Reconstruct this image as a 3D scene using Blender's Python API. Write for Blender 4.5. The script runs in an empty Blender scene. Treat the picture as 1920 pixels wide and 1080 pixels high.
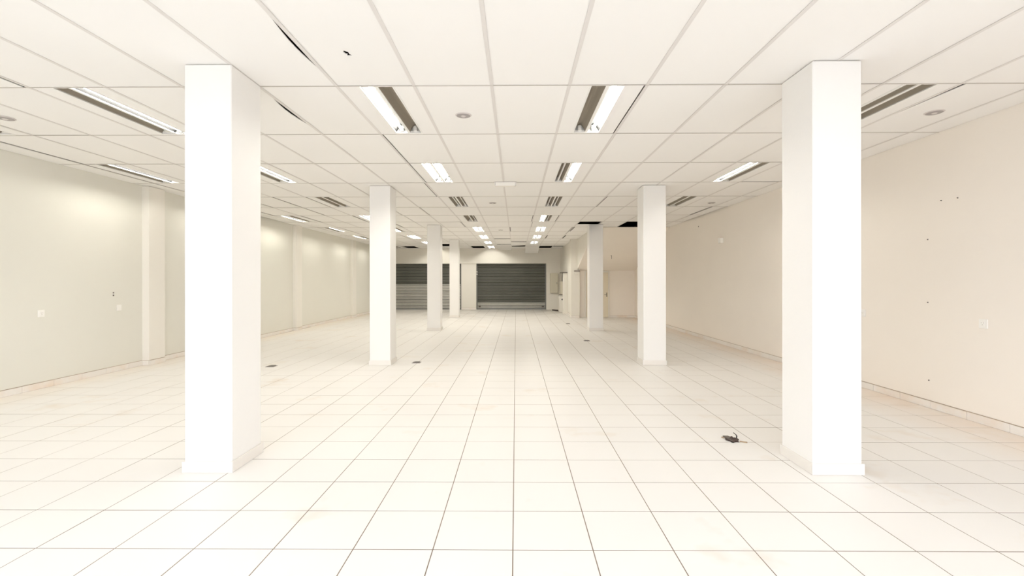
import bpy, bmesh, math, random
from mathutils import Matrix, Vector
random.seed(7)
scene = bpy.context.scene
C = scene.collection

# ------------------------------------------------------------------ camera, sky, exposure
EYE = 1.378                      # eye height above the floor
F_PX = 893.0
cam_data = bpy.data.cameras.new('camera')
cam_data.sensor_width = 36.0
cam_data.lens = 36.0 * F_PX / 1920.0
cam_data.shift_y = -13.0 / 1920.0
cam_data.clip_start = 0.05
cam_data.clip_end = 300
camera = bpy.data.objects.new('camera', cam_data)
C.objects.link(camera)
camera.matrix_world = (Matrix.Translation((0, 0, EYE)) @ Matrix.Rotation(0.0082, 4, 'Z')
                       @ Matrix.Rotation(math.pi / 2, 4, 'X') @ Matrix.Rotation(-0.001, 4, 'Z'))
scene.camera = camera

SKY = 5.0
TUBE = 96.0
world = bpy.data.worlds.new('overcast_sky')
scene.world = world
world.use_nodes = True
bg = world.node_tree.nodes['Background']
bg.inputs['Color'].default_value = (0.90, 0.94, 1.02, 1)
bg.inputs['Strength'].default_value = SKY

vs = scene.view_settings
vs.view_transform = 'Standard'
vs.look = 'None'
vs.exposure = 0.0
vs.gamma = 1.0
vs.use_curve_mapping = False
scene.cycles.use_light_tree = False
scene.cycles.max_bounces = 10
scene.cycles.diffuse_bounces = 9
scene.cycles.glossy_bounces = 3
scene.cycles.sample_clamp_indirect = 8.0

# ------------------------------------------------------------------ materials
def mat(name, color, rough=0.6, metal=0.0, noise=None, bump=None, emit=None, stain=None, spec=None):
    """noise=(scale, amount): mottling of the colour; bump=(scale, strength, distance);
    stain=(scale, low, high, colour, amount): blotches with a shape of their own"""
    m = bpy.data.materials.new(name)
    m.use_nodes = True
    nt = m.node_tree
    N, L = nt.nodes, nt.links
    b = N['Principled BSDF']
    b.inputs['Roughness'].default_value = rough
    b.inputs['Metallic'].default_value = metal
    if spec is not None:
        b.inputs['Specular IOR Level'].default_value = spec
    col = None
    geo = N.new('ShaderNodeNewGeometry')
    if noise:
        t = N.new('ShaderNodeTexNoise')
        t.inputs['Scale'].default_value = noise[0]
        t.inputs['Detail'].default_value = 2
        L.new(geo.outputs['Position'], t.inputs['Vector'])
        r = N.new('ShaderNodeMix'); r.data_type = 'RGBA'
        L.new(t.outputs['Fac'], r.inputs['Factor'])
        r.inputs['A'].default_value = [c * (1 - noise[1]) for c in color] + [1]
        r.inputs['B'].default_value = [min(1, c * (1 + noise[1])) for c in color] + [1]
        col = r.outputs['Result']
    if stain:
        t = N.new('ShaderNodeTexNoise')
        t.inputs['Scale'].default_value = stain[0]
        t.inputs['Detail'].default_value = 4
        t.inputs['Roughness'].default_value = 0.62
        L.new(geo.outputs['Position'], t.inputs['Vector'])
        mr = N.new('ShaderNodeMapRange')
        mr.inputs['From Min'].default_value = stain[1]
        mr.inputs['From Max'].default_value = stain[2]
        mr.inputs['To Max'].default_value = stain[4]
        L.new(t.outputs['Fac'], mr.inputs['Value'])
        r = N.new('ShaderNodeMix'); r.data_type = 'RGBA'
        L.new(mr.outputs['Result'], r.inputs['Factor'])
        if col:
            L.new(col, r.inputs['A'])
        else:
            r.inputs['A'].default_value = list(color) + [1]
        r.inputs['B'].default_value = list(stain[3]) + [1]
        col = r.outputs['Result']
    if col:
        L.new(col, b.inputs['Base Color'])
    else:
        b.inputs['Base Color'].default_value = list(color) + [1]
    if bump:
        t = N.new('ShaderNodeTexNoise')
        t.inputs['Scale'].default_value = bump[0]
        t.inputs['Detail'].default_value = 3
        L.new(geo.outputs['Position'], t.inputs['Vector'])
        bp = N.new('ShaderNodeBump')
        bp.inputs['Strength'].default_value = bump[1]
        bp.inputs['Distance'].default_value = bump[2]
        L.new(t.outputs['Fac'], bp.inputs['Height'])
        L.new(bp.outputs['Normal'], b.inputs['Normal'])
    if emit:
        b.inputs['Emission Color'].default_value = list(emit[0]) + [1]
        b.inputs['Emission Strength'].default_value = emit[1]
    return m

M = {}
M['tile'] = mat('white_ceramic_tile', (.80, .782, .752), .42, spec=.28, noise=(.9, .03), stain=(1.3, .60, .74, (.66, .54, .40), .4))
def add_tone_and_seepage(m):
    # brown tone deepening towards the shutters and rust-coloured seepage along the plain wall, both broken up by noise
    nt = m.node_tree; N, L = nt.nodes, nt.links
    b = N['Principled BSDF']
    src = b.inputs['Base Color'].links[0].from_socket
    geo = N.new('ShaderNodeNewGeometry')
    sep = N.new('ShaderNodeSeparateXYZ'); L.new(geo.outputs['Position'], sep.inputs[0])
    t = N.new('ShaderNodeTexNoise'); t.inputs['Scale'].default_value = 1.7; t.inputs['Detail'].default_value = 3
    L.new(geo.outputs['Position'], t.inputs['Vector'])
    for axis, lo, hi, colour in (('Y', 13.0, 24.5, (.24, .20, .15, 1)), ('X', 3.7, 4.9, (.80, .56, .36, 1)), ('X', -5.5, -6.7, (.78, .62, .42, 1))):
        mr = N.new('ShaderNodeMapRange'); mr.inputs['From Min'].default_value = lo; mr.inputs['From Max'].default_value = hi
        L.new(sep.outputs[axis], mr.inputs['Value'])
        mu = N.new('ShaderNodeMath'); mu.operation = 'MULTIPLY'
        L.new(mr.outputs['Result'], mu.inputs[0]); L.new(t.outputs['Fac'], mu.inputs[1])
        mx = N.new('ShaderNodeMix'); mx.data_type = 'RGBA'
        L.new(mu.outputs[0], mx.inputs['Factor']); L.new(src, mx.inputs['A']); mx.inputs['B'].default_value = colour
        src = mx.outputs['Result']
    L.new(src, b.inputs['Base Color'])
add_tone_and_seepage(M['tile'])
M['grout'] = mat('dirty_grout', (.23, .18, .135), .9, noise=(3, .35))
M['grout_line'] = mat('brown_grout_bead', (.42, .33, .25), .9, noise=(2, .3))
M['skirting'] = mat('skirting_tile', (.80, .765, .72), .4, stain=(2.2, .48, .75, (.74, .54, .37), .5))
M['plaster_side'] = mat('cream_plaster_greenish', (.735, .72, .655), .8, noise=(1.2, .02), bump=(60, .08, .004))
M['plaster'] = mat('cream_plaster', (.855, .80, .73), .8, noise=(1.2, .025), bump=(60, .08, .004))
M['plaster_white'] = mat('white_plaster', (.75, .72, .655), .8, noise=(2, .03), bump=(60, .1, .004))
M['pilaster'] = mat('pale_pilaster_plaster', (.80, .77, .71), .8, bump=(60, .08, .004))
M['column'] = mat('white_column_paint', (.81, .795, .77), .75, bump=(45, .15, .005))
M['column_skirting'] = mat('column_skirting_tile', (.76, .725, .68), .45)
M['panel'] = mat('ceiling_panel_board', (.87, .855, .832), .85, noise=(.6, .025))
M['panel_back'] = mat('ceiling_strip_board', (.80, .755, .69), .85, noise=(.6, .03))
M['tee'] = mat('grey_white_tee', (.72, .69, .665), .5)
M['cross_tee'] = mat('dusty_cross_tee', (.54, .50, .46), .7)
M['joint_shade'] = mat('slat_joint_shade', (.02, .02, .018), .9)  # black colour standing in for shadow between the shutter slats
M['plenum'] = mat('dark_concrete', (.035, .032, .028), .95, noise=(2, .3))
M['light_white'] = mat('white_enamel', (.86, .85, .82), .4)
M['glare_dark_reflector'] = mat('reflector_darkened_against_glare', (.022, .022, .022), .6, spec=.15)  # near-black colour that holds down tube glare on lit troughs
M['dull_reflector'] = mat('dusty_reflector', (.33, .29, .235), .6, metal=.3)
M['tube_on'] = mat('lit_tube', (.9, .9, .9), .5, emit=((1.0, .965, .88), TUBE))
M['tube_off'] = mat('unlit_tube', (.88, .87, .85), .35)
M['black'] = mat('black_plastic', (.03, .028, .025), .6)
M['grey_disc'] = mat('grey_perforated_metal', (.36, .33, .32), .6)
M['grey_light'] = mat('light_grey_plastic', (.62, .58, .56), .5)
M['white_plastic'] = mat('white_plastic', (.86, .84, .80), .4)
M['shutter_dark'] = mat('dark_shutter_steel', (.155, .155, .135), .5, metal=.1, noise=(2, .15))
M['shutter_light'] = mat('galvanised_shutter_steel', (.62, .60, .56), .42, metal=.35, noise=(3, .1))
M['rail'] = mat('dark_rail_steel', (.20, .20, .19), .5, metal=.5)
M['cabinet'] = mat('cream_enamel_cabinet', (.60, .56, .45), .5)
M['door'] = mat('cream_door_paint', (.73, .66, .52), .55, noise=(4, .03))
M['dark_metal'] = mat('dark_metal', (.12, .10, .085), .5, metal=.4)
M['debris'] = mat('burnt_brown_debris', (.075, .05, .04), .8, noise=(40, .5))
M['wood_brown'] = mat('stained_edge_brown', (.42, .31, .20), .8, noise=(30, .3))
M['pavement'] = mat('outdoor_concrete', (.45, .44, .42), .9, noise=(4, .1))

# ------------------------------------------------------------------ helpers
def tag(o, label=None, cat=None, group=None, kind=None):
    if label: o['label'] = label
    if cat: o['category'] = cat
    if group: o['group'] = group
    if kind: o['kind'] = kind
    return o

def bm_box(bm, x0, x1, y0, y1, z0, z1):
    v = [bm.verts.new((x, y, z)) for z in (z0, z1) for y in (y0, y1) for x in (x0, x1)]
    for f in ((0, 2, 3, 1), (4, 5, 7, 6), (0, 1, 5, 4), (1, 3, 7, 5), (3, 2, 6, 7), (2, 0, 4, 6)):
        bm.faces.new([v[i] for i in f])
    return v

def bm_prism(bm, pts, axis, a, b):
    """pts: 2-D outline; extruded along axis 'x', 'y' or 'z' from a to b"""
    def P(p, t):
        return {'x': (t, p[0], p[1]), 'y': (p[0], t, p[1]), 'z': (p[0], p[1], t)}[axis]
    lo = [bm.verts.new(P(p, a)) for p in pts]
    hi = [bm.verts.new(P(p, b)) for p in pts]
    n = len(pts)
    bm.faces.new(lo[::-1]); bm.faces.new(hi)
    for i in range(n):
        j = (i + 1) % n
        bm.faces.new((lo[i], lo[j], hi[j], hi[i]))

def bm_cyl(bm, c, axis, r, a, b, n=12, r2=None):
    """cylinder about the 2-D centre c, along axis from a to b"""
    r2 = r if r2 is None else r2
    def P(t, rad, k):
        u, w = c[0] + rad * math.cos(k), c[1] + rad * math.sin(k)
        return {'x': (t, u, w), 'y': (u, t, w), 'z': (u, w, t)}[axis]
    lo = [bm.verts.new(P(a, r, 2 * math.pi * i / n)) for i in range(n)]
    hi = [bm.verts.new(P(b, r2, 2 * math.pi * i / n)) for i in range(n)]
    bm.faces.new(lo[::-1]); bm.faces.new(hi)
    for i in range(n):
        j = (i + 1) % n
        bm.faces.new((lo[i], lo[j], hi[j], hi[i]))

def bevel(bm, w, seg=1):
    bmesh.ops.bevel(bm, geom=list(bm.edges), offset=w, segments=seg, profile=.5, affect='EDGES', clamp_overlap=True)

def mesh_from(bm, name, material):
    bmesh.ops.recalc_face_normals(bm, faces=bm.faces)
    me = bpy.data.meshes.new(name)
    bm.to_mesh(me); bm.free()
    me.materials.append(M[material])
    return me

def obj(name, data, parent=None, loc=(0, 0, 0)):
    o = bpy.data.objects.new(name, data)
    C.objects.link(o)
    o.location = loc
    if parent: o.parent = parent
    return o

def build(name, material, parent, fn, loc=(0, 0, 0), bev=0, seg=1):
    bm = bmesh.new()
    fn(bm)
    if bev: bevel(bm, bev, seg)
    return obj(name, mesh_from(bm, name, material), parent, loc)

def box(name, material, parent, x0, x1, y0, y1, z0, z1, bev=0, loc=(0, 0, 0)):
    return build(name, material, parent, lambda bm: bm_box(bm, x0, x1, y0, y1, z0, z1), loc, bev)

def empty(name, loc=(0, 0, 0), rz=0):
    o = bpy.data.objects.new(name, None)
    C.objects.link(o)
    o.location = loc
    o.rotation_euler = (0, 0, rz)
    o.empty_display_size = .1
    return o

def copy_tree(o, parent=None):
    c = o.copy(); C.objects.link(c); c.parent = parent
    for ch in [q for q in o.children]:
        copy_tree(ch, c)
    return c

# ------------------------------------------------------------------ dimensions
ZC = EYE + 1.566                 # ceiling underside
Y_FRONT, Y_BACK = -1.3, 23.0
Z_SLAB = ZC + .5
XR = 4.475                       # plain wall
def xl(y):                       # pilastered wall runs slightly out of square
    return -6.04 - .0125 * y
X_PART = 2.16                    # partition beside the shutter bay
Y_STAIR0, Y_STAIR1, Z_STAIR = 13.9, 18.0, 1.76   # sloping underside of the stair

TILE = .411
TX0, TY0 = -.017, 2.441          # one floor joint each way

# ------------------------------------------------------------------ floor
floor = box('floor', 'grout', None, -6.5, XR + .15, Y_FRONT - .2, 23.4, -.15, -.0009)
tag(floor, 'white ceramic tile floor with dark grout lines', kind='structure')
GX, GY = .0029, .0034            # half joints

def project(x, y, z):
    th = .0082
    X = math.cos(th) * x + math.sin(th) * y
    Y = -math.sin(th) * x + math.cos(th) * y
    return 960 + F_PX * X / Y, 527 - F_PX * (z - EYE) / Y

def tile_area(x0, x1, y0, y1):
    if y0 < .3: return 0
    ps = [project(*p, 0) for p in ((x0, y0), (x1, y0), (x1, y1), (x0, y1))]
    ps = [(min(max(p[0], 0), 1920), min(max(p[1], 0), 1080)) for p in ps]
    return abs(sum(ps[i][0] * ps[(i + 1) % 4][1] - ps[(i + 1) % 4][0] * ps[i][1] for i in range(4))) / 2

tiles = []
for i in range(-16, 12):
    for j in range(-10, 52):
        x0, y0 = TX0 + i * TILE, TY0 + j * TILE
        x1, y1 = x0 + TILE, y0 + TILE
        xa, xb = max(x0, xl(y0 + .2) + .005), min(x1, XR - .005)
        ya, yb = max(y0, Y_FRONT - .15), min(y1, 23.25)
        if xb - xa < .03 or yb - ya < .03: continue
        full = abs((xb - xa) - TILE) < 1e-6 and abs((yb - ya) - TILE) < 1e-6
        tiles.append((tile_area(xa, xb, ya, yb), xa, xb, ya, yb, full))
tiles.sort(key=lambda t: -t[0])
bm = bmesh.new()
bm_box(bm, -TILE / 2 + GX, TILE / 2 - GX, -TILE / 2 + GY, TILE / 2 - GY, -.004, 0)
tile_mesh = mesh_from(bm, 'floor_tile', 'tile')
far = bmesh.new()
for n, (a, xa, xb, ya, yb, full) in enumerate(tiles):
    if n < 300 and a > 0:
        if full:
            t = obj('floor_tile', tile_mesh, floor, ((xa + xb) / 2, (ya + yb) / 2, random.uniform(-.0004, .0004)))
            t.rotation_euler = (random.uniform(-.0012, .0012), random.uniform(-.0012, .0012), 0)
        else:
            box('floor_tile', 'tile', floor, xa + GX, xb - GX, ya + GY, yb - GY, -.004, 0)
    else:
        bm_box(far, xa + GX, xb - GX, ya + GY, yb - GY, -.004, 0)
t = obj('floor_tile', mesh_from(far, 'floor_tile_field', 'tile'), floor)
tag(t, kind='stuff')

# ------------------------------------------------------------------ walls
def wall(name, material, fn, label):
    w = build(name, material, None, fn)
    return tag(w, label, kind='structure')

wall_left = wall('wall_left', 'plaster_side', lambda bm: bm_prism(
    bm, [(xl(Y_FRONT), Y_FRONT), (xl(23.3), 23.3), (xl(23.3) - .2, 23.3), (xl(Y_FRONT) - .2, Y_FRONT)], 'z', -.1, ZC + .02),
    'cream plaster wall with shallow pilasters')
wall_right = wall('wall_right', 'plaster', lambda bm: bm_box(bm, XR, XR + .2, Y_FRONT, 23.3, -.1, ZC + .02),
    'plain cream plaster wall')
Z_HEAD = EYE + .85
def back(bm):
    bm_box(bm, xl(23) + .001, XR, Y_BACK, 23.5, Z_HEAD, ZC + .02)          # header over the shutters
    bm_box(bm, -2.64, -1.92, Y_BACK, 23.5, -.1, Z_HEAD)            # pier between
    bm_box(bm, 1.47, XR, Y_BACK, 23.5, -.1, Z_HEAD)
    bm_box(bm, xl(23) + .001, -6.14, Y_BACK, 23.5, -.1, Z_HEAD)
wall_back = wall('wall_back', 'plaster_white', back, 'white header wall over the roller shutters')
def lip(bm): bm_box(bm, -6.3, X_PART - .02, Y_BACK - .035, Y_BACK, Z_HEAD, Z_HEAD + .05)
trim = build('trim_1', 'plaster_white', None, lip); tag(trim, 'narrow plaster lip under the header wall', kind='structure')

def partition(bm):
    bm_box(bm, X_PART, X_PART + .12, 18.2, Y_BACK, -.1, ZC + .02)
    # wall above the stair, cut along its slope
    bm_prism(bm, [(18.2, Z_STAIR), (Y_STAIR0 + .03, ZC - .02), (Y_STAIR0 + .03, ZC + .02), (18.2, ZC + .02)], 'x', 2.30, 2.384)
wall_partition = wall('wall_partition', 'plaster_white', partition, 'white partition wall between shutter bay and stair recess')
pil = wall('wall_pilaster', 'plaster_white', lambda bm: bm_box(bm, X_PART - .1, 2.385, 17.82, 18.2, -.1, ZC),
           'white square pilaster at the end of the partition wall')
def soffit(bm):
    d = .12
    bm_prism(bm, [(Y_STAIR1, Z_STAIR), (Y_STAIR0, ZC - .003), (Y_STAIR0 + d, ZC + .015), (Y_STAIR1 + .3, Z_STAIR + .02)], 'x', 2.302, XR)
wall_soffit = wall('wall_soffit', 'plaster', soffit, 'cream sloping underside of the stair')
wall_recess = wall('wall_recess', 'plaster', lambda bm: bm_box(bm, 2.386, XR, Y_STAIR1, Y_STAIR1 + .15, -.1, Z_STAIR),
                   'cream end wall under the stair')
def front(bm):
    bm_box(bm, xl(-1) - .05, XR, Y_FRONT - .2, Y_FRONT, 2.8, ZC + .02)
    bm_box(bm, xl(-1) - .05, xl(-1) + .2, Y_FRONT - .2, Y_FRONT, -.1, 2.8)
    bm_box(bm, XR - .2, XR, Y_FRONT - .2, Y_FRONT, -.1, 2.8)
wall_front = wall('wall_front', 'plaster', front, 'wide open shop front to the street')
pav = box('ground_outside', 'pavement', None, -40, 40, -60, Y_FRONT - .21, -.25, -.12)
tag(pav, 'pale concrete pavement outside the shop', kind='structure')

# pilasters on the cream wall
for n, (y, d, lab) in enumerate(((7.77, .115, 'first'), (13.2, .10, 'second'), (18.0, .10, 'third'))):
    o = build('wall_pilaster', 'pilaster', None, lambda bm: bm_prism(
        bm, [(xl(y) + .0005, y), (xl(y) + d, y), (xl(y + .36) + d, y + .36), (xl(y + .36) + .0005, y + .36)], 'z', 0, ZC - .002), bev=0)
    tag(o, 'shallow cream pilaster on the side wall, %s towards the shutters' % lab, kind='structure')

# skirting tiles: one base strip of mortar per wall, one object per tile
SK_H, SK_T = .078, .011
def skirting(name, label, runs):
    root = empty(name)
    tag(root, label, kind='structure')
    for (x0, y0, x1, y1, off) in runs:
        L = math.hypot(x1 - x0, y1 - y0)
        ang = math.atan2(y1 - y0, x1 - x0)
        bead = box('grout_bead', 'grout_line', root, .001, L - .001, .0005, SK_T * .55, SK_H + .001, SK_H + .007)
        bead.location = (x0, y0, 0); bead.rotation_euler = (0, 0, ang)
        s = -off
        while s < L - .005:
            a, b = max(s, 0), min(s + TILE, L)
            if b - a > .01:
                o = box('skirting_tile', 'skirting', root, .0015, b - a - .0015, .0005, SK_T + random.uniform(-.001, .001), .001, SK_H + random.uniform(-.0015, .0015), bev=.0015)
                o.location = (x0 + math.cos(ang) * a, y0 + math.sin(ang) * a, 0)
                o.rotation_euler = (0, 0, ang)
            s += TILE
    return root
# a run goes so that the room lies on its left-hand side
def lw(a, b): return (xl(b), b, xl(a), a)
runs = []
segs = [(3.2, 7.77), (8.13, 13.2), (13.56, 18.0), (18.36, 23.0)]
for n, (a, b) in enumerate(segs):
    x0, y0, x1, y1 = lw(a, b)
    runs.append((x0, y0, x1, y1, .12))
for y, d in ((7.77, .115), (13.2, .10), (18.0, .10)):
    runs.append((xl(y + .36) + d, y + .36, xl(y) + d, y, 0))
    runs.append((xl(y) + d, y, xl(y) + .012, y, 0))
skirting('baseboard_left', 'row of white skirting tiles along the pilastered wall', runs)
skirting('baseboard_right', 'row of orange-stained skirting tiles along the plain wall', [(XR, 2.9, XR, 17.99, .2)])
skirting('baseboard_back', 'white skirting tiles along the stair recess and piers',
         [(XR - .012, Y_STAIR1, 3.52, Y_STAIR1, .1), (-1.93, Y_BACK, -2.63, Y_BACK, .1), (2.38, 17.82, X_PART - .1, 17.82, 0),
          (X_PART, 18.25, X_PART, 20.0, .1)])

# ------------------------------------------------------------------ ceiling
Z_WALL = ZC + .02
def plenum(bm):
    bm_box(bm, -6.6, XR + .2, Y_FRONT - .2, 23.5, Z_SLAB, Z_SLAB + .12)
    bm_box(bm, -6.6, xl(0) - .28, Y_FRONT - .2, 23.5, Z_WALL + .001, Z_SLAB)
    bm_box(bm, XR + .01, XR + .2, Y_FRONT - .2, 23.5, Z_WALL + .001, Z_SLAB)
    bm_box(bm, -6.4, XR, Y_FRONT - .2, Y_FRONT - .02, Z_WALL + .001, Z_SLAB)
    bm_box(bm, -6.4, XR, Y_BACK + .02, 23.5, Z_WALL + .001, Z_SLAB)
ceiling = build('ceiling', 'plenum', None, plenum)
tag(ceiling, 'suspended ceiling of white panels on grey tees', kind='structure')
PW, PL = .6235, 1.2545
def tx(i): return -.193 + PW * i
def ty(k): return 3.817 + PL * k
T_PANEL = .006
LIGHT_COLS = {-9: 'pilastered-wall row', -6: 'second row from pilastered wall', -2: 'aisle row nearer pilastered wall',
              1: 'aisle row nearer plain wall', 5: 'plain-wall row'}
LIGHT_W = .285
def is_light(i, k):
    return i in LIGHT_COLS and k >= 0 and k % 2 == 0 and (i != 5 or k <= 4) and k <= 14 and not (i == 1 and k == 14)

missing = {(5, 7), (-5, 13), (2, 14), (-3, 14), (-8, 14)}
# gap widths at an edge: l, r (beside the tee), n, f (near and far joint); droop lowers the far edge, drop the whole panel
over = {(-3, -1): dict(bow_r=.038), (-4, 0): dict(bow_r=.048), (-7, -1): dict(r=.045), (-7, 0): dict(n=.014), (-6, 0): dict(n=.012),
        (-8, 0): dict(r=.03, n=.012), (-9, 0): dict(r=.026), (-9, 1): dict(l=.034), (-7, 1): dict(n=.010), (-6, 1): dict(n=.008),
        (-9, 2): dict(n=.03, l=.032), (6, 0): dict(wedge_l=.05), (6, 2): dict(f=.028), (1, 0): dict(r=.024, n=.008), (-2, 1): dict(l=.022),
        (-2, 2): dict(l=.024), (2, 1): dict(l=.018), (6, 4): dict(n=.018), (-7, 3): dict(n=.02), (-3, 0): dict(n=.009), (-4, 1): dict(n=.013),
        (-7, 5): dict(l=.03), (-8, 4): dict(l=.03), (-8, 5): dict(n=.05), (-7, 4): dict(l=.03, n=.02), (-6, 4): dict(l=.028), (-9, 6): dict(r=.03),
        (-8, 6): dict(l=.035), (-6, 6): dict(l=.04), (-5, 7): dict(l=.035), (-3, 5): dict(l=.024), (-3, 6): dict(n=.012),
        (3, 7): dict(n=.62), (3, 8): dict(n=.03, l=.05), (2, 8): dict(r=.03), (2, 9): dict(r=.02), (2, 10): dict(l=.05), (3, 10): dict(l=.06),
        (-3, 14): dict(f=.75), (0, 13): dict(wedge_f=.55), (-1, 14): dict(droop=.10), (0, 14): dict(drop=.03), (-1, 11): dict(drop=.022),
        (-1, 13): dict(drop=.03), (0, 12): dict(drop=.026), (-1, 12): dict(drop=.012), (1, 14): dict(droop=.24), (3, 14): dict(n=.4),
        (-4, 14): dict(n=.02, l=.04), (-6, 13): dict(r=.05), (-4, 12): dict(l=.035), (-7, 8): dict(r=.03), (-8, 9): dict(l=.03), (6, 5): dict(r=.05),
        (7, 6): dict(r=.035), (5, 3): dict(l=.02), (6, 3): dict(l=.018)}
def plain_panel():
    bm = bmesh.new()
    bm_box(bm, -PW / 2 + .001, PW / 2 - .001, -PL / 2 + .001, PL / 2 - .001, 0, T_PANEL)
    return mesh_from(bm, 'ceiling_panel', 'panel')
panel_mesh = plain_panel()

def outline_panel(name, pts, parent, z, material='panel', hole=None, droop=0, y0=0, y1=1):
    bm = bmesh.new()
    vs_ = [bm.verts.new((p[0], p[1], 0)) for p in pts]
    es = [bm.edges.new((vs_[i], vs_[(i + 1) % len(vs_)])) for i in range(len(vs_))]
    if hole:
        hs = [bm.verts.new((p[0], p[1], 0)) for p in hole]
        es += [bm.edges.new((hs[i], hs[(i + 1) % len(hs)])) for i in range(len(hs))]
    bmesh.ops.triangle_fill(bm, use_beauty=True, use_dissolve=False, edges=es)
    r = bmesh.ops.extrude_face_region(bm, geom=list(bm.faces))
    for v in r['geom']:
        if isinstance(v, bmesh.types.BMVert): v.co.z += T_PANEL
    if droop:
        for v in bm.verts: v.co.z -= droop * (v.co.y - y0) / (y1 - y0)
    o = obj(name, mesh_from(bm, name, material), parent)
    o.location.z = z
    return o

hidden = bmesh.new()
lights_at = []
for k in range(-5, 16):
    for i in range(-10, 8):
        x0, x1 = tx(i), tx(i + 1)
        y0, y1 = ty(k), ty(k + 1)
        if i == -10: x0 = None
        if i == 7: x1 = XR - .003
        y0c, y1c = max(y0, Y_FRONT), min(y1, Y_BACK - .005)
        if y1c - y0c < .05: continue
        if k < -1:
            xa = xl(y0) + .003 if x0 is None else x0
            bm_box(hidden, xa + .002, x1 - .002, y0c + .002, y1c - .002, ZC + .003, ZC + .003 + T_PANEL)
            continue
        if (i, k) in missing: continue
        if i >= 4 and k >= 8: continue                      # over the stair
        if i == 3 and k >= 8: x1 = 2.297 if k > 8 else x1
        o_ = dict(over.get((i, k), {}))
        if not o_ and k >= 3 and random.random() < (.42 if i <= -5 else .16):
            o_ = {random.choice('lrn'): random.uniform(.018, .036)}
        if i >= 4 and k == 7: pass
        if is_light(i, k):
            # two filler strips beside the light
            xc = (x0 + x1) / 2
            la, lb = xc - LIGHT_W / 2 - .001, xc + LIGHT_W / 2 + .001
            lights_at.append((i, k, xc))
            ya, yb = y0c + o_.get('n', .002), y1c - .002
            box('ceiling_panel', 'panel', ceiling, x0 + max(o_.get('l', 0), .001), la, ya, yb, ZC + .003, ZC + .003 + T_PANEL)
            box('ceiling_panel', 'panel', ceiling, lb, x1 - max(o_.get('r', 0), .001), ya, yb, ZC + .003, ZC + .003 + T_PANEL)
            continue
        zz = ZC + .003 + random.uniform(0, .0025) - o_.get('drop', 0)
        plain = not o_ and x0 is not None and i != 7 and k != 15 and abs(y1c - y1) < 1e-6 and (i, k) != (-2, -1) and abs(x1 - tx(i + 1)) < 1e-6
        if plain:
            p = obj('ceiling_panel', panel_mesh, ceiling, ((x0 + x1) / 2, (y0 + y1) / 2, zz))
            p.scale = (1, random.uniform(.9955, .999), 1)
            p.rotation_euler = (0, 0, random.uniform(-.0012, .0012))
        else:
            ya, yb = y0c + o_.get('n', .003), y1c - o_.get('f', .003)
            if x0 is None:
                a0, a1 = xl(ya) + .004 + o_.get('l', 0), xl(yb) + .004 + o_.get('l', 0)
            else:
                a0 = a1 = x0 + o_.get('l', .001)
            b0 = b1 = x1 - o_.get('r', .001)
            if 'wedge_l' in o_: a0 += o_['wedge_l']
            pts = [(a0, ya), (b0, ya)]
            if 'bow_r' in o_:
                for q in range(1, 12):
                    s = q / 12
                    w = max(0, math.sin(math.pi * min(1, max(0, (s - .12) / .7)))) * o_['bow_r']
                    pts.append((b0 - w, ya + (yb - ya) * s))
            if 'wedge_f' in o_:
                pts += [(b1, yb - o_['wedge_f']), (a1, yb)]
            else:
                pts += [(b1, yb), (a1, yb)]
            hole = None
            if (i, k) == (-2, -1):
                hole = [(-1.184, 3.255), (-1.171, 3.235), (-1.159, 3.249), (-1.150, 3.255), (-1.149, 3.270), (-1.151, 3.284), (-1.144, 3.294), (-1.138, 3.307), (-1.144, 3.311), (-1.175, 3.312), (-1.164, 3.287), (-1.174, 3.287), (-1.178, 3.276)]
            outline_panel('ceiling_panel', pts, ceiling, zz, hole=hole, droop=o_.get('droop', 0), y0=ya, y1=yb)
o = obj('ceiling_panel', mesh_from(hidden, 'ceiling_panel_field', 'panel'), ceiling)
tag(o, kind='stuff')
# tees run the length of the hall
for i in range(-9, 8):
    x = tx(i)
    y_end = Y_BACK - .003
    if i >= 4: y_end = Y_STAIR0 - .003
    def tee(bm):
        bm_box(bm, x - .0135, x + .0135, Y_FRONT, y_end, ZC, ZC + .0025)
        bm_box(bm, x - .001, x + .001, Y_FRONT, y_end, ZC + .0025, ZC + .032)
    build('ceiling_tee', 'tee', ceiling, tee)
for k in range(-1, 16):
    x_end = 2.299 if k >= 9 else XR
    y = ty(k)
    box('cross_tee', 'cross_tee', ceiling, xl(y) + .002, x_end - .002, y - .006, y + .006, ZC - .0003, ZC + .0024)

# ------------------------------------------------------------------ columns
def column(x0, x1, y0, y1, label):
    root = empty('column', ((x0 + x1) / 2, (y0 + y1) / 2, 0))
    tag(root, label, 'column', 'square white columns', kind='thing')
    w, d = (x1 - x0) / 2, (y1 - y0) / 2
    box('shaft', 'column', root, -w, w, -d, d, 0, ZC - .001, bev=.006)
    t, h = .012, .08
    for (a, b, c, e) in ((-w - t, w + t, -d - t, -d - .0005), (-w - t, w + t, d + .0005, d + t),
                         (-w - t, -w - .0005, -d, d), (w + .0005, w + t, -d, d)):
        box('skirting_tile', 'column_skirting', root, a, b, c, e, .001, h, bev=.0015)
    return root
side_p, side_q = 'pilastered-wall row', 'plain-wall row'
column(-2.392, -2.05, 3.417, 3.815, 'square white column of the %s, farthest of its row from the shutters' % side_p)
column(-2.400, -2.06, 7.79, 8.17, 'square white column of the %s, third of its row from the shutters' % side_p)
column(-2.47, -2.105, 13.24, 13.62, 'square white column of the %s, second of its row from the shutters' % side_p)
column(-2.51, -2.165, 17.98, 18.34, 'square white column of the %s, first before the shutters' % side_p)
column(2.112, 2.458, 3.404, 3.80, 'square white column of the %s, farthest of its row from the stair recess' % side_q)
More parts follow.
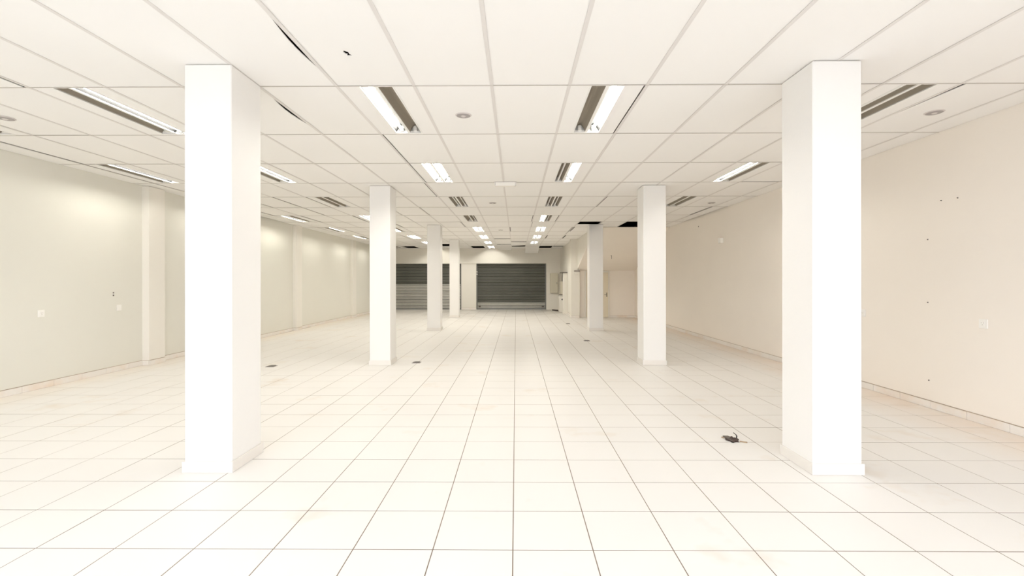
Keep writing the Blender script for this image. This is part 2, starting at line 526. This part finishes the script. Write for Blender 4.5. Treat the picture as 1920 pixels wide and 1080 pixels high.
column(2.083, 2.453, 7.80, 8.18, 'square white column of the %s, middle one of its three' % side_q)
column(2.026, 2.408, 13.16, 13.54, 'square white column of the %s, beside the stair recess' % side_q)

# ------------------------------------------------------------------ recessed fluorescent lights
LL, LW = PL - .006, LIGHT_W
def trough(x0, x1, z_edge, z_top, n=7, t=.0015):
    pts = []
    for q in range(n + 1):
        s = q / n
        pts.append((x0 + (x1 - x0) * s, z_edge + (z_top - z_edge) * math.sin(math.pi * s) ** .8))
    return pts + [(p[0], p[1] + t) for p in pts[::-1]]
def light_meshes():
    D = {}
    bm = bmesh.new()
    w, l, r = LW / 2, LL / 2, .012
    bm_box(bm, -w, w, -l, -l + r, 0, .006); bm_box(bm, -w, w, l - .035, l, 0, .006)
    bm_box(bm, -w, -w + r, -l + r, l - .035, 0, .006); bm_box(bm, w - r, w, -l + r, l - .035, 0, .006)
    D['frame'] = mesh_from(bm, 'light_frame', 'light_white')
    bm = bmesh.new()
    bm_box(bm, -w + .002, w - .002, -l + .002, l - .002, .085, .09)
    for s in (-1, 1):
        bm_box(bm, s * (w - .004) - .002, s * (w - .004) + .002, -l + .002, l - .002, .006, .085)
        bm_box(bm, -w + .006, w - .006, s * (l - .004) - .002, s * (l - .004) + .002, .006, .085)
    D['housing'] = mesh_from(bm, 'light_housing', 'light_white')
    for side, s in (('a', -1), ('b', 1)):
        for m in ('glare_dark_reflector', 'dull_reflector'):
            bm = bmesh.new()
            xa, xb = (-w + .013, -.012) if s < 0 else (.012, w - .013)
            bm_prism(bm, trough(xa, xb, .010, .083), 'y', -l + .02, l - .04)
            D['reflector' + side + m] = mesh_from(bm, 'light_reflector', m)
    bm = bmesh.new()
    bm_prism(bm, [(-.014, .003), (.014, .003), (.006, .05), (-.006, .05)], 'y', -l + .02, l - .04)
    D['divider'] = mesh_from(bm, 'light_divider', 'light_white')
    bm = bmesh.new()
    bm_cyl(bm, (0, 0), 'y', .013, -l + .05, l - .075, 10)
    me_on = bpy.data.meshes.new('lit_tube'); bm.to_mesh(me_on); me_on.materials.append(M['tube_on'])
    me_off = bpy.data.meshes.new('unlit_tube'); bm.to_mesh(me_off); me_off.materials.append(M['tube_off'])
    bm.free()
    D['on'], D['off'] = me_on, me_off
    bm = bmesh.new()
    bm_cyl(bm, (0, 0), 'y', .0125, -.007, .007, 10)
    D['caps'] = mesh_from(bm, 'tube_cap', 'grey_light')
    bm = bmesh.new()
    bm_box(bm, -.018, .018, -.012, .012, -.02, .03)
    bm_cyl(bm, (0, 0), 'y', .016, -.016, .016, 10)
    D['holder'] = mesh_from(bm, 'lampholder', 'white_plastic')
    bm = bmesh.new()
    pts = [(-w + .014, .006), (w - .014, .006), (w - .014, .050), (w - .03, .022), (.022, .02), (.0, .034), (-.022, .02), (-w + .03, .022), (-w + .014, .05)]
    bm_prism(bm, pts, 'y', -.002, .002)
    D['end'] = mesh_from(bm, 'light_end_plate', 'light_white')
    return D
LM = light_meshes()
STATE = {(-2, 0): 'on none', (-2, 2): 'on on', (-2, 4): 'off off', (-2, 6): 'none off', (1, 0): 'none on', (1, 2): 'off on', (1, 4): 'off off',
         (1, 6): 'on off', (-6, 0): 'none on', (-6, 2): 'off on', (-6, 4): 'none none', (5, 0): 'off none', (5, 2): 'on off', (5, 4): 'none none',
         (-9, 2): 'off on', (-9, 0): 'on off', (-6, 8): 'on off', (-9, 4): 'on off', (-9, 6): 'on off', (-9, 8): 'off on', (-9, 10): 'on off', (-9, 12): 'on off', (-9, 14): 'off off'}
STATE_TEXT = {'on none': 'one lit tube, other missing', 'none on': 'one lit tube, other missing', 'on on': 'two lit tubes', 'off on': 'one lit, one dark tube',
              'on off': 'one lit, one dark tube', 'off off': 'two dark tubes', 'none off': 'one dark tube', 'off none': 'one dark tube', 'none none': 'no tubes'}
ORD = ['first', 'second', 'third', 'fourth', 'fifth', 'sixth', 'seventh', 'eighth', 'ninth']
per_col = {}
for (i, k, xc) in lights_at: per_col.setdefault(i, []).append(k)
for (i, k, xc) in lights_at:
    st = STATE.get((i, k), 'on on')
    a, b = st.split()
    ks = sorted(per_col[i], reverse=True)
    pos = ORD[ks.index(k)]
    root = empty('ceiling_light', (xc, ty(k) + PL / 2, ZC + .001))
    tag(root, 'recessed light, %s, %s from the shutters, %s' % (STATE_TEXT[st], pos, LIGHT_COLS[i]), 'ceiling light', 'recessed fluorescent lights')
    obj('frame', LM['frame'], root)
    obj('housing', LM['housing'], root)
    for side, s in (('a', a), ('b', b)):
        obj('reflector', LM['reflector' + side + ('glare_dark_reflector' if s == 'on' else 'dull_reflector')], root)
    obj('divider', LM['divider'], root)
    for e, h in ((-LL / 2 + .022, .014), (LL / 2 - .042, -.016)):
        q = obj('end_plate', LM['end'], root, (0, e, 0))
        for x in (-LW / 4, LW / 4):
            obj('lampholder', LM['holder'], q, (x, h, .034))
    for s, x in ((a, -LW / 4), (b, LW / 4)):
        if s != 'none':
            q = obj('tube', LM[s], root, (x, 0, .034))
            for e in (-LL / 2 + .043, LL / 2 - .068):
                obj('end_cap', LM['caps'], q, (0, e, 0))

# ------------------------------------------------------------------ round ceiling speakers, emergency lamp
def disc_meshes():
    bm = bmesh.new()
    bm_cyl(bm, (0, 0), 'z', .078, 0, -.006, 28, .070)
    rim = mesh_from(bm, 'speaker_rim', 'grey_light')
    bm = bmesh.new()
    bm_cyl(bm, (0, 0), 'z', .066, -.006, -.010, 28, .058)
    gr = mesh_from(bm, 'speaker_grille', 'grey_disc')
    bm = bmesh.new()
    bm_cyl(bm, (0, 0), 'z', .024, -.010, -.015, 16, .016)
    ce = mesh_from(bm, 'speaker_centre', 'grey_light')
    return rim, gr, ce
RIM, GRI, CEN = disc_meshes()
for (x, y, lab) in ((-.495, 4.50, 'round grey ceiling speaker between the two aisle light rows, beside a single lit tube'),
                    (3.90, 4.47, 'round grey ceiling speaker beside the unlit light along the plain wall'),
                    (-4.90, 4.53, 'round grey ceiling speaker beside the pilastered-wall light row'),
                    (-.465, 9.55, 'round grey ceiling speaker between two dark aisle lights'),
                    (-.465, 14.6, 'round grey ceiling speaker between lit aisle lights near the shutters'),
                    (3.93, 9.6, 'round grey ceiling speaker near the junction box on the plain wall')):
    r = empty('ceiling_speaker', (x, y, ZC + .003))
    tag(r, lab, 'speaker', 'round ceiling speakers')
    obj('rim', RIM, r); obj('grille', GRI, r); obj('dome', CEN, r)

r = empty('emergency_light', (-.166, 7.56, ZC))
tag(r, 'white rounded emergency lamp under a ceiling tee above the aisle', 'lamp')
def em_body(bm):
    pts = []
    w, h, rr = .172, .062, .03
    for cx_, cz_, a0 in ((w - rr, -h + rr, -90), (-w + rr, -h + rr, 180)):
        for q in range(7):
            an = math.radians(a0 + 90 * q / 6)
            pts.append((cx_ + rr * math.cos(an), cz_ + rr * math.sin(an)))
    pts = pts[:7] + [(w, 0), (-w, 0)] + pts[7:]
    bm_prism(bm, pts, 'y', -.045, .045)
build('body', 'white_plastic', r, em_body, bev=0)
box('mounting_plate', 'grey_light', r, -.178, .178, -.05, .05, -.006, 0)
for s in (-1, 1): box('end_cap', 'grey_light', r, s * .158 - .006, s * .158 + .006, -.047, .047, -.05, -.006)

# ------------------------------------------------------------------ roller shutters
def shutter(x0, x1, n_light, label):
    y = 23.2
    root = empty('roller_shutter', ((x0 + x1) / 2, y, 0))
    tag(root, label, 'shutter')
    w = (x1 - x0) / 2
    pitch = .0744
    n = int(Z_HEAD / pitch) + 1
    prof = [(0, 0), (-.012, .010), (-.020, .026), (-.021, .042), (-.014, .050), (-.003, .055), (.002, .055), (-.008, .049), (-.015, .042), (-.014, .026), (-.007, .011), (.004, 0)]
    def mk(m):
        bm = bmesh.new(); bm_prism(bm, prof, 'x', -w + .03, w - .03)
        return mesh_from(bm, 'shutter_slat', m)
    light, dark = mk('shutter_light'), mk('shutter_dark')
    for q in range(n):
        obj('slat', light if q < n_light else dark, root, (0, 0, .05 + q * pitch))
    box('joint_shade_sheet', 'joint_shade', root, -w + .03, w - .03, .006, .010, .01, Z_HEAD + .05)  # black sheet added behind the slats to paint their joint shadows
    box('bottom_bar', 'rail', root, -w + .03, w - .03, -.03, .004, .002, .05, bev=.003)
    for s in (-1, 1):
        x = s * (w - .025)
        build('guide_rail', 'rail', root, lambda bm: bm_prism(bm, [(x - .025, -.06), (x + .025, -.06), (x + .025, .02), (x - .025, .02)], 'z', 0, Z_HEAD))
        box('lock', 'dark_metal', root, s * (w - .16) - .05, s * (w - .16) + .05, -.05, -.022, .10, .17, bev=.006)
    return root
shutter(-6.14, -2.64, 16, 'wide roller shutter, dark upper slats and bright lower half, beside the pilastered wall')
s2 = shutter(-1.92, 1.47, 4, 'dark roller shutter with few bright bottom slats, closing the aisle')
for z in (1.80, 1.69):
    box('latch', 'white_plastic', s2, -1.69, -1.63, -.13, -.08, z, z + .05, bev=.008)

# ------------------------------------------------------------------ electrical corner beside the shutter
r = empty('electrical_cabinet', (1.83, Y_BACK - .001, .80))
tag(r, 'tall cream electrical cabinet on the pier beside the dark shutter', 'cabinet')
box('body', 'cabinet', r, -.19, .19, -.16, 0, 0, .95, bev=.006)
q = box('door', 'cabinet', r, -.175, .175, -.178, -.161, .02, .93, bev=.004)
box('handle', 'dark_metal', q, .12, .14, -.195, -.178, .43, .52, bev=.004)
r = empty('meter_box', (X_PART, 21.55, .78))
tag(r, 'small cream meter box with a conduit on the partition wall', 'meter box')
box('body', 'cabinet', r, -.16, -.001, -.3, .3, 0, .58, bev=.006)
box('door', 'cabinet', r, -.175, -.161, -.28, .28, .02, .56, bev=.004)
build('conduit', 'dark_metal', r, lambda bm: bm_cyl(bm, (-.06, .05), 'z', .022, .58, .95, 10))
box('sill', 'dark_metal', r, -.19, -.001, -.32, .32, -.03, -.002, bev=.004)
r = empty('service_boxing', (X_PART, 21.3, 0))
tag(r, 'low white boxed pier under the meter box with a dark hole', 'boxing')
box('body', 'plaster_white', r, -.23, -.001, -.2, .35, 0, .70, bev=.006)
build('hole_plate', 'black', r, lambda bm: bm_cyl(bm, (-.11, .56), 'y', .035, -.206, -.196, 12))
r = empty('pipe_boxing', (X_PART, 20.1, 0))
tag(r, 'tall white boxed pipe pier with a dark ledge on the partition wall', 'boxing')
box('body', 'plaster_white', r, -.17, -.001, -.12, .2, 0, 1.72, bev=.006)
box('ledge', 'dark_metal', r, -.22, -.001, -.16, 1.0, 1.722, 1.75)
box('foot', 'plaster_white', r, -.18, -.001, -.13, .21, .0005, .08, bev=.002)
o = box('pilaster_bracket', 'dark_metal', None, 2.17, 2.384, 17.75, 17.819, 1.735, 1.765)
tag(o, 'thin dark metal shelf edge on the partition end pilaster', 'bracket')
o = box('plaster_cap', 'plaster_white', None, 2.17, 2.384, 17.765, 17.819, 1.63, 1.734, bev=.004)
tag(o, 'white plaster block under the dark shelf edge', 'block')
# low pipe lying at the foot of the wall
def rubble_pipe(bm): bm_cyl(bm, (0, 0), 'x', .03, -.35, .35, 10)
o = build('floor_pipe', 'dark_metal', None, rubble_pipe, (1.86, 21.9, .032)); o.rotation_euler = (0, 0, -1.1)
tag(o, 'short dark pipe lying on the floor by the electrical cabinet', 'pipe')

# door under the stair
d = empty('door_1', (3.06, Y_STAIR1, 0))
tag(d, 'narrow cream door under the sloping stair', kind='structure')
box('leaf', 'door', d, -.41, .41, -.03, -.001, .01, 1.70, bev=.003)
for s in (-1, 1): box('jamb', 'plaster_white', d, s * .435 - .024, s * .435 + .024, -.055, -.001, .0, 1.75, bev=.003)
box('head', 'plaster_white', d, -.411, .411, -.05, -.001, 1.702, 1.75, bev=.003)
hd = empty('handle', (.36, -.03, .86)); hd.parent = d
box('plate', 'dark_metal', hd, -.015, .015, -.005, 0, -.08, .08)
build('lever', 'dark_metal', hd, lambda bm: (bm_cyl(bm, (0, 0), 'y', .008, -.04, -.005, 8), bm_box(bm, -.10, .008, -.05, -.04, -.008, .008)))
def hook(bm):
    bm_cyl(bm, (0, 0), 'z', .007, -.06, .06, 8); bm_box(bm, -.02, .007, -.007, .007, .045, .06)
zs = ZC - .003 + (Z_STAIR - ZC) * (16.3 - Y_STAIR0) / (Y_STAIR1 - Y_STAIR0)
o = build('cable_hook', 'dark_metal', None, hook, (3.26, 16.27, zs - .06))
tag(o, 'small dark cable hook hanging from the sloping stair underside', 'hook')

# ------------------------------------------------------------------ wall fittings
def outlet(loc, ang, label, holes=True):
    r = empty('wall_outlet', loc, ang)
    tag(r, label, 'outlet', 'white outlet plates')
    box('plate', 'white_plastic', r, -.044, .044, 0.0005, .011, -.046, .046, bev=.004)
    box('socket', 'white_plastic', r, -.024, .024, .0112, .016, -.028, .028, bev=.003)
    if holes:
        for (x, z) in ((-.011, .008), (.011, .008), (0, -.010)):
            build('pin_hole', 'black', r, lambda bm: bm_cyl(bm, (x, z), 'y', .0028, .016, .0165, 8))
    return r
outlet((XR, 4.59, EYE - .413), math.pi / 2, 'white square outlet plate low on the plain wall, beside bare wall')
outlet((XR, 6.17, EYE - .415), math.pi / 2, 'white square outlet plate on the plain wall, nearer the shutters')
outlet((xl(6.08), 6.08, EYE - .413), -math.pi / 2, 'white square outlet plate on the pilastered wall, farther from the pilaster')
outlet((xl(7.3), 7.3, EYE - .405), -math.pi / 2, 'white square outlet plate on the pilastered wall, next to the pilaster', False)
r = empty('junction_box', (XR, 10.36, EYE + .875), math.pi / 2)
tag(r, 'small white junction box high on the plain wall', 'box')
box('body', 'white_plastic', r, -.06, .06, .0005, .055, -.055, .055, bev=.004)
box('lid', 'white_plastic', r, -.062, .062, .0555, .066, -.057, .057, bev=.004)
def screw(loc, ang, rad, label, group=None):
    r = empty('wall_plug', loc, ang)
    tag(r, label, 'wall plug', group)
    build('collar', 'grey_light', r, lambda bm: bm_cyl(bm, (0, 0), 'y', rad * 1.5, .0003, .002, 12, rad * 1.3))
    build('pin', 'dark_metal', r, lambda bm: bm_cyl(bm, (0, 0), 'y', rad, .002, .010, 10, rad * .7))
g = 'dark wall plugs in the plain wall'
for (y, z, lab) in ((5.045, .842, 'dark wall plug high on the plain wall, paired, nearer the shutters'),
                    (4.858, .838, 'dark wall plug high on the plain wall, paired, farther from the shutters'),
                    (5.208, .447, 'small dark wall plug on the plain wall at head height'),
                    (5.208, -.236, 'small dark wall plug on the plain wall just above outlet height'),
                    (5.196, -1.079, 'small dark wall plug on the plain wall near the skirting'),
                    (11.7, 1.33, 'dark wall plug under the ceiling beyond the junction box')):
    screw((XR, y, EYE + z), math.pi / 2, .006 if y < 10 else .014, lab, g)
for (z, lab) in ((-.172, 'upper'), (-.212, 'lower')):
    screw((xl(7.2), 7.2, EYE + z), -math.pi / 2, .011, '%s brown wall plug above the outlet beside the pilaster' % lab, 'wall plugs beside the pilaster')

# ------------------------------------------------------------------ floor boxes and debris
for (x, y, lab) in ((-3.96, 7.68, 'dark floor socket cover on the pilastered-wall side of the columns'),
                    (-1.68, 8.04, 'dark floor socket cover beside the aisle column'),
                    (1.63, 10.98, 'dark floor socket cover between two plain-wall row columns'),
                    (1.68, 15.37, 'dark floor socket cover beyond the stair recess column')):
    r = empty('floor_socket', (x, y, 0))
    tag(r, lab, 'floor socket', 'floor socket covers')
    box('frame', 'grey_disc', r, -.07, .07, -.07, .07, .0003, .005, bev=.0015)
    box('lid', 'dark_metal', r, -.056, .056, -.056, .056, .0052, .010, bev=.002)
    box('hinge', 'black', r, -.04, .04, .057, .064, .0052, .011)

r = empty('broken_floor_box', (1.868, 4.125, 0))
tag(r, 'broken floor box with scorched debris and a bent wire', 'floor box')
for (x0, y0, x1, y1) in ((-.065, .072, .012, .066), (.045, -.035, .098, -.062)):
    L = math.hypot(x1 - x0, y1 - y0)
    o = box('rim', 'wood_brown', r, 0, L, -.006, .006, .0003, .009, bev=.002)
    o.location = (x0, y0, 0); o.rotation_euler = (0, 0, math.atan2(y1 - y0, x1 - x0))
def crumple(bm):
    rnd = random.Random(5)
    bmesh.ops.create_icosphere(bm, subdivisions=3, radius=1)
    for v in bm.verts:
        n = v.co.normalized()
        k = 1 + .25 * math.sin(7 * n.x + 3 * n.y) + .18 * math.sin(9 * n.y - 4 * n.z) + rnd.uniform(-.1, .1)
        v.co = Vector((n.x * .048 * k, n.y * .052 * k, max(-.002, n.z * .020 * k) + .003))
build('debris', 'debris', r, crumple)
def shard(bm):
    bm_prism(bm, [(-.05, .05), (.005, .06), (.03, .02), (-.02, -.045)], 'z', .004, .012)
o = build('cover_shard', 'dark_metal', r, shard); o.rotation_euler = (.12, .15, .2); o.location = (-.012, .0, .006)
cu = bmesh.new()
path = [(.022, -.01, .01), (.030, -.008, .025), (.034, -.004, .040), (.028, 0, .052), (.018, .004, .060), (.012, .006, .064)]
prev = None
for p in path:
    ring = [cu.verts.new((p[0] + .005 * math.cos(a), p[1] + .005 * math.sin(a), p[2] + .002 * math.sin(a))) for a in [math.pi * q / 4 for q in range(8)]]
    if prev:
        for q in range(8): cu.faces.new((prev[q], prev[(q + 1) % 8], ring[(q + 1) % 8], ring[q]))
    else: cu.faces.new(ring[::-1])
    prev = ring
cu.faces.new(prev)
obj('wire', mesh_from(cu, 'bent_wire', 'black'), r)
